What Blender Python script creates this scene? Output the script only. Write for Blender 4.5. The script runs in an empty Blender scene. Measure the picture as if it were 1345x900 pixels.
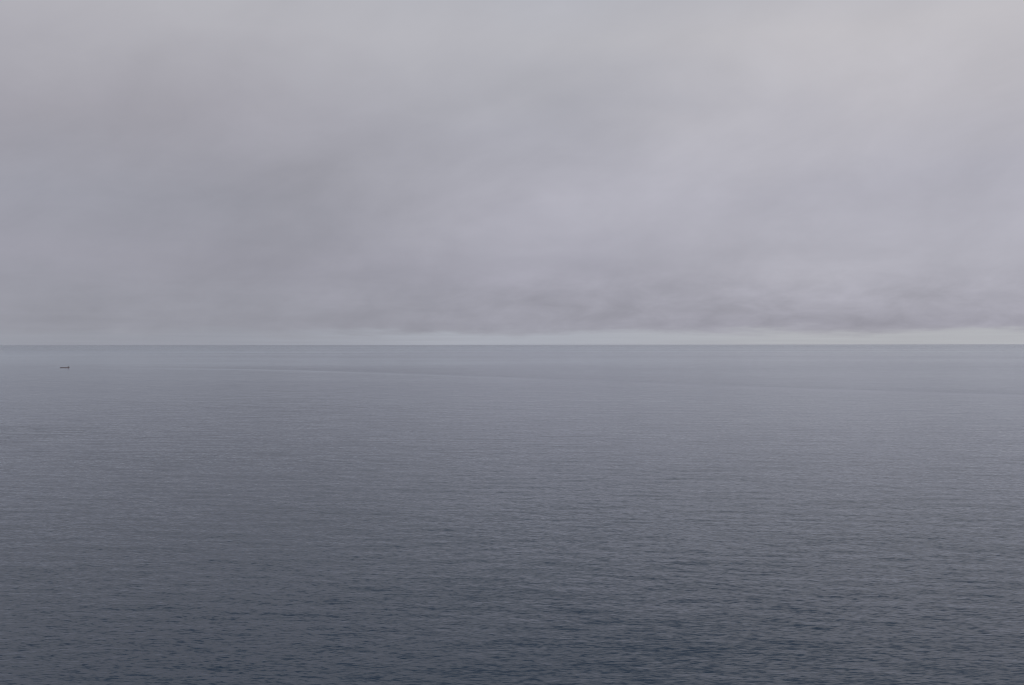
import bpy, bmesh, math, random
import numpy as np

# ------------------------------------------------------------------ camera, light, exposure
H = 200.0                      # eye height above the water, metres (clifftop)
FAR = 205000.0                 # half width of the sea sheet
FOC = 1308.0 / 1345.0          # focal length in frame widths

sc = bpy.context.scene
cam_d = bpy.data.cameras.new("camera")
cam = bpy.data.objects.new("camera", cam_d)
sc.collection.objects.link(cam)
sc.camera = cam
cam_d.sensor_width = 36.0
cam_d.lens = 36.0 * FOC
cam_d.clip_start = 0.5
cam_d.clip_end = 400000.0
cam.location = (0, 0, H)
PITCH = math.atan(3.0 / 1308.0)
cam.rotation_euler = (math.radians(90) + PITCH, 0, 0)
cam.rotation_euler.rotate_axis('Z', math.radians(-0.05))

sc.view_settings.view_transform = 'Standard'
sc.view_settings.look = 'None'
sc.view_settings.exposure = 0.0
sc.view_settings.gamma = 1.0
sc.cycles.use_denoising = True
sc.cycles.filter_width = 1.0
sc.cycles.max_bounces = 6
sc.cycles.volume_bounces = 4

SUN_EL, SUN_AZ = math.radians(52), math.radians(125)     # azimuth clockwise from the view direction (+Y)
sun_d = bpy.data.lights.new("sun", 'SUN')
sun_d.energy = 0.5
sun_d.angle = math.radians(25)
sun_d.color = (1.0, 0.96, 0.9)
sun = bpy.data.objects.new("sun", sun_d)
sc.collection.objects.link(sun)
sun.rotation_euler = (math.pi / 2 - SUN_EL, 0, math.pi - SUN_AZ)


# ------------------------------------------------------------------ node helpers
class G:
    def __init__(s, tree):
        s.t = tree
        s.n = tree.nodes
        s.l = tree.links

    def put(s, sock, v):
        if hasattr(v, 'is_output'):
            s.l.new(v, sock)
        elif isinstance(v, (tuple, list)) and len(v) == 3 and sock.type == 'RGBA':
            sock.default_value = (*v, 1)
        else:
            sock.default_value = v

    def m(s, op, a, b=None, c=None, clamp=False):
        n = s.n.new('ShaderNodeMath')
        n.operation = op
        n.use_clamp = clamp
        s.put(n.inputs[0], a)
        if b is not None: s.put(n.inputs[1], b)
        if c is not None: s.put(n.inputs[2], c)
        return n.outputs[0]

    def add(s, a, b): return s.m('ADD', a, b)
    def sub(s, a, b): return s.m('SUBTRACT', a, b)
    def mul(s, a, b): return s.m('MULTIPLY', a, b)
    def div(s, a, b): return s.m('DIVIDE', a, b)

    def smooth(s, v, a, b, lo=0.0, hi=1.0):
        n = s.n.new('ShaderNodeMapRange')
        n.interpolation_type = 'SMOOTHSTEP'
        s.put(n.inputs['Value'], v)
        n.inputs['From Min'].default_value = a
        n.inputs['From Max'].default_value = b
        n.inputs['To Min'].default_value = lo
        n.inputs['To Max'].default_value = hi
        return n.outputs[0]

    def sep(s, v):
        n = s.n.new('ShaderNodeSeparateXYZ')
        s.put(n.inputs[0], v)
        return n.outputs

    def comb(s, x, y, z=0.0):
        n = s.n.new('ShaderNodeCombineXYZ')
        for k, v in enumerate((x, y, z)): s.put(n.inputs[k], v)
        return n.outputs[0]

    def noise(s, vec, scale=1.0, detail=3.0, rough=0.5, dist=0.0):
        n = s.n.new('ShaderNodeTexNoise')
        s.put(n.inputs['Vector'], vec)
        n.inputs['Scale'].default_value = scale
        n.inputs['Detail'].default_value = detail
        n.inputs['Roughness'].default_value = rough
        n.inputs['Distortion'].default_value = dist
        return n

    def mix(s, f, a, b):
        n = s.n.new('ShaderNodeMix')
        n.data_type = 'RGBA'
        s.put(n.inputs[0], f)
        s.put(n.inputs[6], a)
        s.put(n.inputs[7], b)
        return n.outputs[2]

    def ramp(s, v, stops):
        n = s.n.new('ShaderNodeValToRGB')
        cr = n.color_ramp
        cr.interpolation = 'LINEAR'
        while len(cr.elements) < len(stops): cr.elements.new(1.0)
        for e, (p, c) in zip(cr.elements, stops):
            e.position = p
            e.color = (*c, 1)
        s.put(n.inputs[0], v)
        return n.outputs[0]

    def gauss(s, x, y, x0, y0, wx, wy, tilt=0.0):
        """soft blob: exp(-((x-x0)/wx)^2-((y-y0-tilt*(x-x0))/wy)^2)"""
        dx = s.sub(x, x0)
        dy = s.sub(s.sub(y, y0), s.mul(dx, tilt))
        q = s.add(s.m('POWER', s.m('ABSOLUTE', s.div(dx, wx)), 2.0), s.m('POWER', s.m('ABSOLUTE', s.div(dy, wy)), 2.0))
        return s.m('EXPONENT', s.mul(q, -1.0))


def lin(r, g, b):
    f = lambda c: (c / 255 / 12.92) if c / 255 <= 0.04045 else ((c / 255 + 0.055) / 1.055) ** 2.4
    return (f(r), f(g) * 0.982, f(b) * 1.01)


# ------------------------------------------------------------------ the overcast sky
world = bpy.data.worlds.new("World")
sc.world = world
world.use_nodes = True
w = G(world.node_tree)
world.node_tree.nodes.clear()
out = w.n.new('ShaderNodeOutputWorld')
bg = w.n.new('ShaderNodeBackground')
bg.inputs['Strength'].default_value = 0.1
w.l.new(bg.outputs[0], out.inputs[0])
tc = w.n.new('ShaderNodeTexCoord')
X, Y, Z = w.sep(tc.outputs['Generated'])
hor = w.m('SQRT', w.add(w.mul(X, X), w.mul(Y, Y)))
az = w.mul(w.m('ARCSINE', w.div(X, w.m('MAXIMUM', hor, 1e-4))), 57.2958)
el = w.mul(w.m('ARCTAN2', Z, hor), 57.2958)
# where the ray meets the cloud base: the deck's texture runs together towards the horizon
zz = w.add(w.m('MAXIMUM', Z, 0.0), 0.05)
deck = w.comb(w.div(X, zz), w.div(Y, zz), 0.0)
soft = w.noise(w.comb(w.mul(az, 0.055), w.mul(el, 0.12), 3.1), 1.0, 3.0, 0.5, 0.6)
warp = w.sub(soft.outputs['Fac'], 0.5)
elw = w.add(el, w.mul(warp, w.smooth(el, 0.5, 5, 0.0, 5.0)))

def lin_range(v):
    return w.m('MULTIPLY_ADD', v, 1 / 62.0, 2 / 62.0, clamp=True)
P = lambda e: (e + 2) / 62.0
zen = lin(152, 161, 174)
left = w.ramp(lin_range(elw), [(P(-1), lin(152, 156, 165)), (P(.4), lin(153, 156, 164)), (P(1), lin(149, 151, 160)),
                               (P(5), lin(153, 153, 162)), (P(8), lin(153, 154, 162)), (P(12.5), lin(163, 162, 168)),
                               (P(17), lin(179, 179, 183)), (P(20), lin(183, 184, 187)), (P(30), lin(155, 162, 173)), (P(60), zen)])
mid = w.ramp(lin_range(elw), [(P(-1), lin(165, 169, 178)), (P(.4), lin(162, 165, 173)), (P(1), lin(156, 157, 167)),
                              (P(4), lin(160, 160, 170)), (P(8.4), lin(171, 171, 179)), (P(12.5), lin(172, 173, 180)),
                              (P(17), lin(183, 184, 188)), (P(30), lin(161, 168, 178)), (P(60), zen)])
right = w.ramp(lin_range(elw), [(P(-1), lin(174, 176, 176)), (P(.45), lin(166, 167, 173)), (P(1), lin(160, 160, 170)),
                                (P(4), lin(173, 173, 181)), (P(8.4), lin(178, 178, 186)), (P(12.5), lin(189, 188, 192)),
                                (P(17), lin(193, 192, 194)), (P(30), lin(161, 168, 178)), (P(60), zen)])
azw = w.add(az, w.mul(warp, 14.0))
c1 = w.mix(w.smooth(azw, -22, 4), left, mid)
cloud = w.mix(w.smooth(azw, 0, 20), c1, right)

# darker and lighter swaths of the deck
d1 = w.gauss(azw, el, -9, 8.0, 9, 4.2, 0.30)                 # dark smear reaching up to the right
b1 = w.gauss(azw, el, 8, 9.5, 11, 2.6, 0.35)                 # lighter bank beneath the cloud on the right
d2 = w.gauss(azw, el, -6, 11.5, 14, 2.0, 0.38)
lum = w.add(1.0, w.add(w.mul(d1, -0.07), w.add(w.mul(b1, 0.05), w.mul(d2, -0.05))))
# broad texture of the cloud base and finer wisps
tex1 = w.noise(w.comb(w.mul(w.add(az, w.mul(el, -0.35)), 0.13), w.mul(w.sub(el, w.mul(az, 0.08)), 0.21), 0.7), 1.0, 9.0, 0.58, 0.25)
lum = w.mul(lum, w.add(1.0, w.mul(w.mul(w.sub(tex1.outputs['Fac'], 0.5), 0.36), w.smooth(el, 19, 6, 0.45, 1.0))))
tex2 = w.noise(deck, 0.55, 5.0, 0.55, 0.4)
lum = w.mul(lum, w.add(1.0, w.mul(w.sub(tex2.outputs['Fac'], 0.5), 0.13)))
# scud: ragged low cloud between one and four degrees up, plainest on the right
sx = w.mul(az, 0.34)
scud = w.noise(w.comb(sx, w.mul(w.sub(el, w.mul(az, 0.02)), 0.85), 5.5), 1.0, 6.0, 0.58, 0.35)
sw = w.mul(w.mul(w.smooth(el, 0.25, 0.9), w.smooth(el, 5.5, 2.2)), w.smooth(az, -20, 12, 0.35, 1.0))
lum = w.mul(lum, w.add(1.0, w.mul(w.mul(w.sub(scud.outputs['Fac'], 0.53), 0.52), sw)))
# cloud edge above the clear strip on the horizon
edge = w.noise(w.comb(w.mul(az, 0.22), w.mul(el, 1.4), 9.2), 1.0, 5.0, 0.6, 0.2)
def lines_():
    return w.noise(w.comb(w.mul(az, 0.16), w.mul(el, 5.0), 6.0), 1.0, 5.0, 0.6, 0.3).outputs['Fac']
eh = w.add(el, w.mul(w.sub(edge.outputs['Fac'], 0.5), 1.5))
gap = w.mul(w.mul(w.smooth(eh, 0.98, 0.42), w.smooth(az, -26, -8, 0.6, 1.0)), w.smooth(lines_(), 0.25, 0.6, 0.72, 1.0))
base = w.gauss(az, eh, 14, 1.5, 26, 0.75)
lum = w.mul(lum, w.add(1.0, w.mul(base, -0.03)))
lines = w.noise(w.comb(w.mul(az, 0.12), w.mul(el, 7.0), 2.0), 1.0, 3.0, 0.5)
gcol = w.mix(w.smooth(azw, -20, 0), lin(150, 154, 163), lin(169, 174, 182))
gcol = w.mix(w.smooth(az, 0, 20), gcol, lin(178, 181, 184))
gl = w.add(0.925, w.mul(lines.outputs['Fac'], 0.16))
cm = w.n.new('ShaderNodeVectorMath'); cm.operation = 'SCALE'
w.l.new(cloud, cm.inputs[0]); w.put(cm.inputs['Scale'], w.mul(lum, 10.0))
gm = w.n.new('ShaderNodeVectorMath'); gm.operation = 'SCALE'
w.l.new(gcol, gm.inputs[0]); w.put(gm.inputs['Scale'], w.mul(gl, 10.0))
allc = w.mix(gap, cm.outputs[0], gm.outputs[0])
sky = w.n.new('ShaderNodeTexSky')
sky.sky_type = 'NISHITA'
sky.sun_disc = False
sky.sun_elevation = SUN_EL
sky.sun_rotation = SUN_AZ
sky.altitude = H
w.l.new(w.mix(0.03, allc, sky.outputs[0]), bg.inputs['Color'])


# ------------------------------------------------------------------ the sea
def px_ground(px, py):
    """ground point (x, y) seen at photo pixel px, py (1345 wide)"""
    az_ = math.atan((px - 672.5) / 1308.0)
    dep = math.atan((py - 453.0) / 1308.0 * math.cos(az_))
    t = math.tan(dep)
    D = H / t
    return D * math.sin(az_), D * math.cos(az_)

rng = np.random.default_rng(11)
# rings: even steps in depression angle inside the view, wider ones beyond it
dep = np.concatenate([np.radians(np.linspace(80, 27, 40, endpoint=False)),
                      np.radians(np.linspace(27, 1.3, 760, endpoint=False))])
rr = H / np.tan(dep)
r_far = [rr[-1]]
while r_far[-1] < FAR: r_far.append(r_far[-1] * 1.015)
rr = np.concatenate([rr, r_far[1:]])
dense = np.radians(np.linspace(-36, 36, 1000))
coarse = np.radians(np.linspace(36, 324, 97)[1:-1])
aa = np.concatenate([dense, coarse])
nr, na = len(rr), len(aa)
RR, AA = np.meshgrid(rr, aa, indexing='ij')
px_, py_ = RR * np.sin(AA), RR * np.cos(AA)
step_r = np.gradient(rr)[:, None]
step_a = np.minimum(np.abs(np.concatenate([np.diff(aa), [aa[-1] - aa[-2]]]))[None, :], 10) * RR
zw = np.zeros_like(RR)
wind = math.radians(-98)                     # waves run towards the viewer, slightly to one side
for k in range(70):
    lam = 7.0 * (60.0 / 7.0) ** rng.random()
    th = wind + rng.normal(0, 0.42)
    kx, ky = math.cos(th) * 2 * math.pi / lam, math.sin(th) * 2 * math.pi / lam
    slope = 0.0035 * (lam / 20.0) ** -0.15
    amp = slope * lam / (2 * math.pi)
    lr = lam / max(abs(math.sin(th)), 0.2)
    fade = np.clip((lr / step_r - 2.5) / 3.0, 0, 1) * np.clip((lam / np.maximum(step_a, 1e-6) - 2.5) / 3.0, 0, 1)
    zw += fade * amp * np.sin(kx * px_ + ky * py_ + rng.random() * 6.283)
verts = np.stack([px_, py_, zw], -1).reshape(-1, 3)
i = np.arange(nr - 1)[:, None] * na
j = np.arange(na)[None, :]
j2 = (j + 1) % na
quads = np.stack([i + j, i + j2, i + na + j2, i + na + j], -1).reshape(-1, 4)
cen = len(verts)
verts = np.vstack([verts, [[0, 0, 0]]])
tris = np.stack([np.full(na, cen), (np.arange(na) + 1) % na, np.arange(na)], -1)
me = bpy.data.meshes.new("sea")
me.vertices.add(len(verts)); me.vertices.foreach_set("co", verts.astype(np.float32).ravel())
nl = len(quads) * 4 + len(tris) * 3
me.loops.add(nl)
me.loops.foreach_set("vertex_index", np.concatenate([quads.ravel(), tris.ravel()]).astype(np.int32))
me.polygons.add(len(quads) + len(tris))
starts = np.concatenate([np.arange(len(quads)) * 4, len(quads) * 4 + np.arange(len(tris)) * 3])
me.polygons.foreach_set("loop_start", starts.astype(np.int32))
me.polygons.foreach_set("use_smooth", np.ones(len(starts), dtype=bool))
me.update(calc_edges=True)
me.validate()

# the old wake: a slick trailing from the ship across the bay; distance to that line per vertex
line = [(84, 483), (200, 483.6), (300, 484.8), (400, 487.2), (500, 490.5), (600, 494.3), (750, 500.3), (900, 506.3), (1050, 511.8),
        (1200, 516.8), (1345, 521), (1600, 527)]
pts = np.array([px_ground(*p) for p in line])
V = verts[:, :2]
sd = np.full(len(V), 1e9)
sgn = np.ones(len(V))
along = np.zeros(len(V))
for k in range(len(pts) - 1):
    a, b = pts[k], pts[k + 1]
    ab = b - a
    t = np.clip(((V - a) @ ab) / (ab @ ab), 0, 1)
    q = V - (a + t[:, None] * ab)
    d = np.hypot(q[:, 0], q[:, 1])
    m_ = d < sd
    sd = np.where(m_, d, sd)
    sgn = np.where(m_, np.sign(ab[0] * q[:, 1] - ab[1] * q[:, 0]), sgn)
    along = np.where(m_, k + t, along)
rng_d = np.hypot(V[:, 0], V[:, 1])
wid = 55 + 0.013 * rng_d
inn = np.exp(-(sd / wid) ** 2) * np.clip(along * 0.6 + 0.1, 0, 1)
far = np.where(sgn > 0, np.exp(-(sd / (wid * 5))), 0) * np.clip(along * 0.3, 0, 1) * (1 - inn)
at = me.attributes.new("wake", 'FLOAT', 'POINT'); at.data.foreach_set("value", inn.astype(np.float32))
at = me.attributes.new("rough_side", 'FLOAT', 'POINT'); at.data.foreach_set("value", far.astype(np.float32))

# gusts ruffling the far water, and a calmer stretch to the left of them
gust = np.zeros(len(V))
for gx_, gy_, rx_, ry_, k_ in ((-2400, 17500, 6500, 4200, 0.85), (4200, 9000, 4200, 3600, 0.55), (-1200, 2250, 330, 230, 1.0), (9000, 17000, 5000, 3500, 0.4),
                               (-12000, 18500, 7500, 15000, -1.1), (-700, 3300, 900, 420, 0.25), (-640, 1750, 260, 130, 0.5)):
    gust += k_ * np.exp(-((V[:, 0] - gx_) / rx_) ** 2 - ((V[:, 1] - gy_) / ry_) ** 2)
at = me.attributes.new("gust", 'FLOAT', 'POINT'); at.data.foreach_set("value", gust.astype(np.float32))

sea = bpy.data.objects.new("sea", me)
sc.collection.objects.link(sea)
sea['kind'] = 'structure'
sea['label'] = 'grey blue open sea with fine wind ripples reaching the horizon'

mat = bpy.data.materials.new("sea_water")
mat.use_nodes = True
mt = G(mat.node_tree)
mat.node_tree.nodes.clear()
mo = mt.n.new('ShaderNodeOutputMaterial')
bs = mt.n.new('ShaderNodeBsdfGlossy')           # the mirror of the surface
bd = mt.n.new('ShaderNodeBsdfDiffuse')          # light scattered back out of the water
fr = mt.n.new('ShaderNodeFresnel')
mx = mt.n.new('ShaderNodeMixShader')
mt.l.new(fr.outputs[0], mx.inputs[0])
mt.l.new(bd.outputs[0], mx.inputs[1])
mt.l.new(bs.outputs[0], mx.inputs[2])
mt.l.new(mx.outputs[0], mo.inputs[0])
geo = mt.n.new('ShaderNodeNewGeometry')
x, y, z = mt.sep(geo.outputs['Position'])
dist = mt.m('SQRT', mt.add(mt.mul(x, x), mt.mul(y, y)))

def rot(deg):
    c, s_ = math.cos(math.radians(deg)), math.sin(math.radians(deg))
    return mt.add(mt.mul(x, c), mt.mul(y, s_)), mt.add(mt.mul(x, -s_), mt.mul(y, c))

def slopes(deg, lx, ly, detail, rough, seed, dist_=0.3):
    """a field of wave slopes whose crests are lx long and ly apart"""
    u, v = rot(deg)
    n = mt.noise(mt.comb(mt.div(u, lx), mt.div(v, ly), seed), 1.0, detail, rough, dist_)
    r, g, b = mt.sep(n.outputs['Color'])
    g = mt.sub(g, 0.5)                       # the lee sides of the waves are the steeper ones
    return mt.sub(r, 0.5), mt.sub(g, mt.mul(mt.mul(g, g), 2.3))

# wind patches: stronger and weaker ripples over hundreds of metres, and wave groups over tens
pu, pv = rot(-9)
patch = mt.noise(mt.comb(mt.div(pu, 16000.0), mt.div(pv, 5200.0), 4.0), 1.0, 8.0, 0.66, 0.4).outputs['Fac']
group = mt.noise(mt.comb(mt.div(pu, 90.0), mt.div(pv, 38.0), 8.0), 1.0, 3.0, 0.5, 0.2).outputs['Fac']
wk = mt.n.new('ShaderNodeAttribute'); wk.attribute_name = "wake"
gu = mt.n.new('ShaderNodeAttribute'); gu.attribute_name = "gust"
rs = mt.n.new('ShaderNodeAttribute'); rs.attribute_name = "rough_side"
gain = mt.add(1.0, mt.add(mt.mul(mt.sub(patch, 0.5), mt.smooth(dist, 600.0, 5000.0, 0.25, 1.6)), mt.mul(mt.sub(group, 0.5), 0.6)))
gain = mt.mul(gain, mt.sub(1.0, mt.mul(wk.outputs['Fac'], 0.8)))
gain = mt.mul(gain, mt.add(1.0, mt.mul(rs.outputs['Fac'], 0.6)))
D = slopes(-7, 150.0, 24.0, 1.0, 0.5, 6.1)
A = slopes(-8, 50.0, 8.0, 1.0, 0.5, 0.0)
B = slopes(3, 11.0, 2.5, 1.0, 0.5, 1.7)
C = slopes(-11, 4.5, 1.3, 1.0, 0.5, 3.3)
SD, SA, SB, SC = 0.08, 0.14, 0.31, 0.36
SC = mt.mul(mt.smooth(dist, 500.0, 3200.0, 1.0, 0.4), SC)          # finest ripples flattened with distance to brighten the middle water
gain = mt.mul(gain, mt.smooth(dist, 500.0, 5500.0, 0.98, 0.45))     # all shader slopes weakened with distance so the far sea renders lighter
gain = mt.mul(gain, mt.m('MAXIMUM', mt.add(1.0, mt.mul(gu.outputs['Fac'], 0.8)), 0.35))
gx = mt.add(mt.mul(A[0], SA * .5), mt.add(mt.mul(B[0], SB * .6), mt.mul(C[0], mt.mul(SC, .8))))
gy = mt.add(mt.add(mt.mul(D[1], SD), mt.mul(A[1], SA)), mt.add(mt.mul(B[1], SB), mt.mul(C[1], SC)))
# the wake's ridge and the steeper wave faces where gusts blow: mean tilt towards the shore
tilt = mt.sub(mt.mul(mt.mul(wk.outputs['Fac'], mt.smooth(patch, 0.38, 0.58, 0.5, 1.2)), 0.012), mt.add(mt.mul(rs.outputs['Fac'], 0.028), mt.mul(gu.outputs['Fac'], 0.014)))
tilt = mt.sub(tilt, mt.mul(mt.mul(mt.sub(patch, 0.45), 0.07), mt.smooth(dist, 800.0, 5000.0)))
nx, ny, nz = mt.sep(geo.outputs['Normal'])
nv = mt.n.new('ShaderNodeVectorMath'); nv.operation = 'NORMALIZE'
mt.l.new(mt.comb(mt.add(nx, mt.mul(gx, gain)), mt.add(ny, mt.add(tilt, mt.mul(gy, gain))), nz), nv.inputs[0])
for k in (bs, bd, fr): mt.l.new(nv.outputs[0], k.inputs['Normal'])
bs.inputs['Color'].default_value = (0.95, 0.98, 1.0, 1)
bd.inputs['Color'].default_value = (0.004, 0.023, 0.050, 1)
rg = mt.smooth(patch, 0.33, 0.68, 0.004, 0.045)
rg = mt.mul(rg, mt.add(1.0, mt.mul(mt.sub(group, 0.5), 0.8)))
rg = mt.mul(rg, mt.sub(1.0, mt.mul(wk.outputs['Fac'], 0.9)))
rg = mt.m('MAXIMUM', mt.add(rg, mt.mul(gu.outputs['Fac'], mt.mul(mt.smooth(patch, 0.3, 0.6, 0.4, 1.0), 0.01))), 0.004)
mt.l.new(rg, bs.inputs['Roughness'])
fr.inputs['IOR'].default_value = 1.345
me.materials.append(mat)


# ------------------------------------------------------------------ the ship
def paint(name, col, rough=0.5):
    m = bpy.data.materials.new(name)
    m.use_nodes = True
    g = G(m.node_tree)
    b = g.n['Principled BSDF']
    tcn = g.n.new('ShaderNodeTexCoord')
    n = g.noise(tcn.outputs['Object'], 0.35, 5.0, 0.6, 0.5)
    g.l.new(g.mix(g.smooth(n.outputs['Fac'], 0.45, 0.75), col, tuple(c * 0.6 + d for c, d in zip(col, (0.03, 0.015, 0.005)))), b.inputs['Base Color'])
    b.inputs['Roughness'].default_value = rough
    return m

M_hull = paint("hull_paint", (0.36, 0.27, 0.26))
M_red = paint("boot_topping", (0.12, 0.03, 0.02))
M_deck = paint("deck_paint", (0.09, 0.06, 0.05), 0.7)
M_house = paint("house_paint", (0.32, 0.27, 0.26))
M_hatch = paint("hatch_paint", (0.2, 0.17, 0.16))
M_glass = paint("window_glass", (0.01, 0.012, 0.015), 0.1)
M_mast = paint("mast_paint", (0.2, 0.17, 0.14))

sx_, sy_ = px_ground(85.3, 482.6)
ship = bpy.data.objects.new("cargo_ship", None)
sc.collection.objects.link(ship)
ship.location = (sx_, sy_, 0)
ship.scale = (1.2, 1.2, 0.85)
ship.rotation_euler = (0, 0, math.radians(180 - math.degrees(math.atan2(sx_, sy_)) - 6))   # bow (+X) to the left of the picture
ship['label'] = 'small dark cargo ship far off on the sea near the left edge'
ship['category'] = 'ship'

def part(name, bm, m, parent=ship, bevel=0.0):
    if bevel:
        bmesh.ops.bevel(bm, geom=list(bm.edges), offset=bevel, segments=1, affect='EDGES')
    bmesh.ops.recalc_face_normals(bm, faces=bm.faces)
    me_ = bpy.data.meshes.new(name)
    bm.to_mesh(me_); bm.free()
    for q in (m if isinstance(m, (list, tuple)) else [m]): me_.materials.append(q)
    o = bpy.data.objects.new(name, me_)
    sc.collection.objects.link(o)
    o.parent = parent
    return o

def box(bm, x0, x1, y0, y1, z0, z1, taper=0.0):
    v = [bm.verts.new(p) for p in ((x0, y0, z0), (x1, y0, z0), (x1, y1, z0), (x0, y1, z0),
                                   (x0 + taper, y0, z1), (x1 - taper, y0, z1), (x1 - taper, y1, z1), (x0 + taper, y1, z1))]
    for f in ((3, 2, 1, 0), (4, 5, 6, 7), (0, 1, 5, 4), (1, 2, 6, 5), (2, 3, 7, 6), (3, 0, 4, 7)):
        bm.faces.new([v[k] for k in f])

def cyl(bm, x, y, z0, z1, r0, r1, seg=12, lean=0.0):
    a_ = [bm.verts.new((x + r0 * math.cos(k / seg * 6.2832), y + r0 * math.sin(k / seg * 6.2832), z0)) for k in range(seg)]
    b_ = [bm.verts.new((x + lean + r1 * math.cos(k / seg * 6.2832), y + r1 * math.sin(k / seg * 6.2832), z1)) for k in range(seg)]
    for k in range(seg):
        bm.faces.new((a_[k], a_[(k + 1) % seg], b_[(k + 1) % seg], b_[k]))
    bm.faces.new(a_[::-1]); bm.faces.new(b_)

# hull: stations from transom to stem; columns of (height, half breadth)
def hull_bm(zlo, zhi_fn, grow=0.0):
    bm = bmesh.new()
    xs = [-31, -30, -26, -20, -10, 0, 10, 18, 24, 28, 30.5, 31.8]
    rings = []
    for xx in xs:
        s = (xx + 31) / 62.8
        full = 5.6 * min(1, (0.78 + s * 2.2)) * (1 - max(0, (s - 0.68) / 0.32) ** 2.1 * 0.97)
        top = zhi_fn(xx)
        ring = []
        for t in (0, .35, .7, 1.0):
            zz_ = zlo + (top - zlo) * t
            flare = 1 + 0.25 * max(0, s - 0.7) * (t - 0.3) * 4
            rake = (t - 0.4) * 1.5 * max(0, s - 0.75) * 4
            ring.append((xx + rake, (full * flare + grow) * (0.93 if t == 0 else 1), zz_))
        rings.append([bm.verts.new((a_, b_, c_)) for a_, b_, c_ in ring] + [bm.verts.new((a_, -b_, c_)) for a_, b_, c_ in ring[::-1]])
    for r0, r1 in zip(rings[:-1], rings[1:]):
        for k in range(8):
            bm.faces.new((r0[k], r0[(k + 1) % 8], r1[(k + 1) % 8], r1[k]))
    bm.faces.new(rings[0]); bm.faces.new(rings[-1][::-1])
    return bm
sheer = lambda xx: 3.4 + (1.5 if xx > 22 else 0.9 * max(0, xx / 22) ** 2) + (0.9 if xx < -18 else 0)
part("hull", hull_bm(0.45, sheer), M_hull)
part("boot_topping", hull_bm(-2.5, lambda xx: 0.6, 0.02), M_red)
bm = bmesh.new(); box(bm, -17.0, 21.0, -4.2, 4.2, 3.3, 4.3)
part("hatch_coaming", bm, M_hull, bevel=0.05)
for k in range(6):
    bm = bmesh.new(); box(bm, -16.8 + k * 6.3, -16.8 + k * 6.3 + 6.1, -4.35, 4.35, 4.3, 4.95, 0.15)
    part("hatch_cover", bm, M_hatch, bevel=0.04)
bm = bmesh.new(); box(bm, -29, -19, -4.8, 4.8, 4.2, 7.2)
house = part("deckhouse", bm, M_house, bevel=0.08)
bm = bmesh.new(); box(bm, -28, -20, -4.2, 4.2, 7.2, 9.8)
box(bm, -23.5, -20.2, -5.6, 5.6, 9.8, 10.0)
part("accommodation", bm, M_house)
bm = bmesh.new(); box(bm, -26, -20.4, -4.0, 4.0, 10.0, 12.6, 0.25)
bridge = part("wheelhouse", bm, M_house, bevel=0.06)
for s_ in (-1, 1):
    for k in range(3):
        bm = bmesh.new(); box(bm, -25.2 + k * 1.5, -24.1 + k * 1.5, s_ * 4.0 - 0.05, s_ * 4.0 + 0.05, 11.1, 12.1)
        part("window", bm, M_glass, bridge)
    for k in range(5):
        bm = bmesh.new(); box(bm, -27.4 + k * 1.5, -26.8 + k * 1.5, s_ * 4.2 - 0.05, s_ * 4.2 + 0.05, 8.3, 9.0)
        part("porthole", bm, M_glass, house)
bm = bmesh.new(); box(bm, -20.70, -20.55, -3.4, 3.4, 11.1, 12.0)
part("front_window", bm, M_glass, bridge)
bm = bmesh.new(); cyl(bm, -27.4, 0, 9.8, 14.2, 1.15, 0.95, 16, -0.4)
part("funnel", bm, M_mast)
bm = bmesh.new(); cyl(bm, -23.5, 0, 12.6, 18.5, 0.28, 0.12, 8); box(bm, -23.65, -23.35, -1.6, 1.6, 16.0, 16.2)
part("radar_mast", bm, M_mast)
bm = bmesh.new(); cyl(bm, 26.5, 0, 4.9, 11.0, 0.3, 0.14, 8); box(bm, 26.4, 26.6, -0.9, 0.9, 9.6, 9.8)
part("foremast", bm, M_mast)
bm = bmesh.new()
box(bm, 27.3, 28.6, -1.3, 1.3, 4.85, 5.8, 0.1)
part("windlass", bm, M_hatch)

# ------------------------------------------------------------------ sea haze
bm = bmesh.new()
box(bm, -FAR - 9000, FAR + 9000, -FAR - 9000, FAR + 9000, -4.0, H + 3)
hz = part("haze", bm, [], None)
hz['kind'] = 'stuff'
hz['label'] = 'thin pale sea haze lying over the water'
hm = bpy.data.materials.new("sea_haze")
hm.use_nodes = True
hm.node_tree.nodes.clear()
ho = hm.node_tree.nodes.new('ShaderNodeOutputMaterial')
hv = hm.node_tree.nodes.new('ShaderNodeVolumePrincipled')
hv.inputs['Color'].default_value = (0.97, 0.99, 1.0, 1)
hv.inputs['Density'].default_value = 9e-6
hv.inputs['Anisotropy'].default_value = 0.92
hm.node_tree.links.new(hv.outputs[0], ho.inputs['Volume'])
hz.data.materials.append(hm)
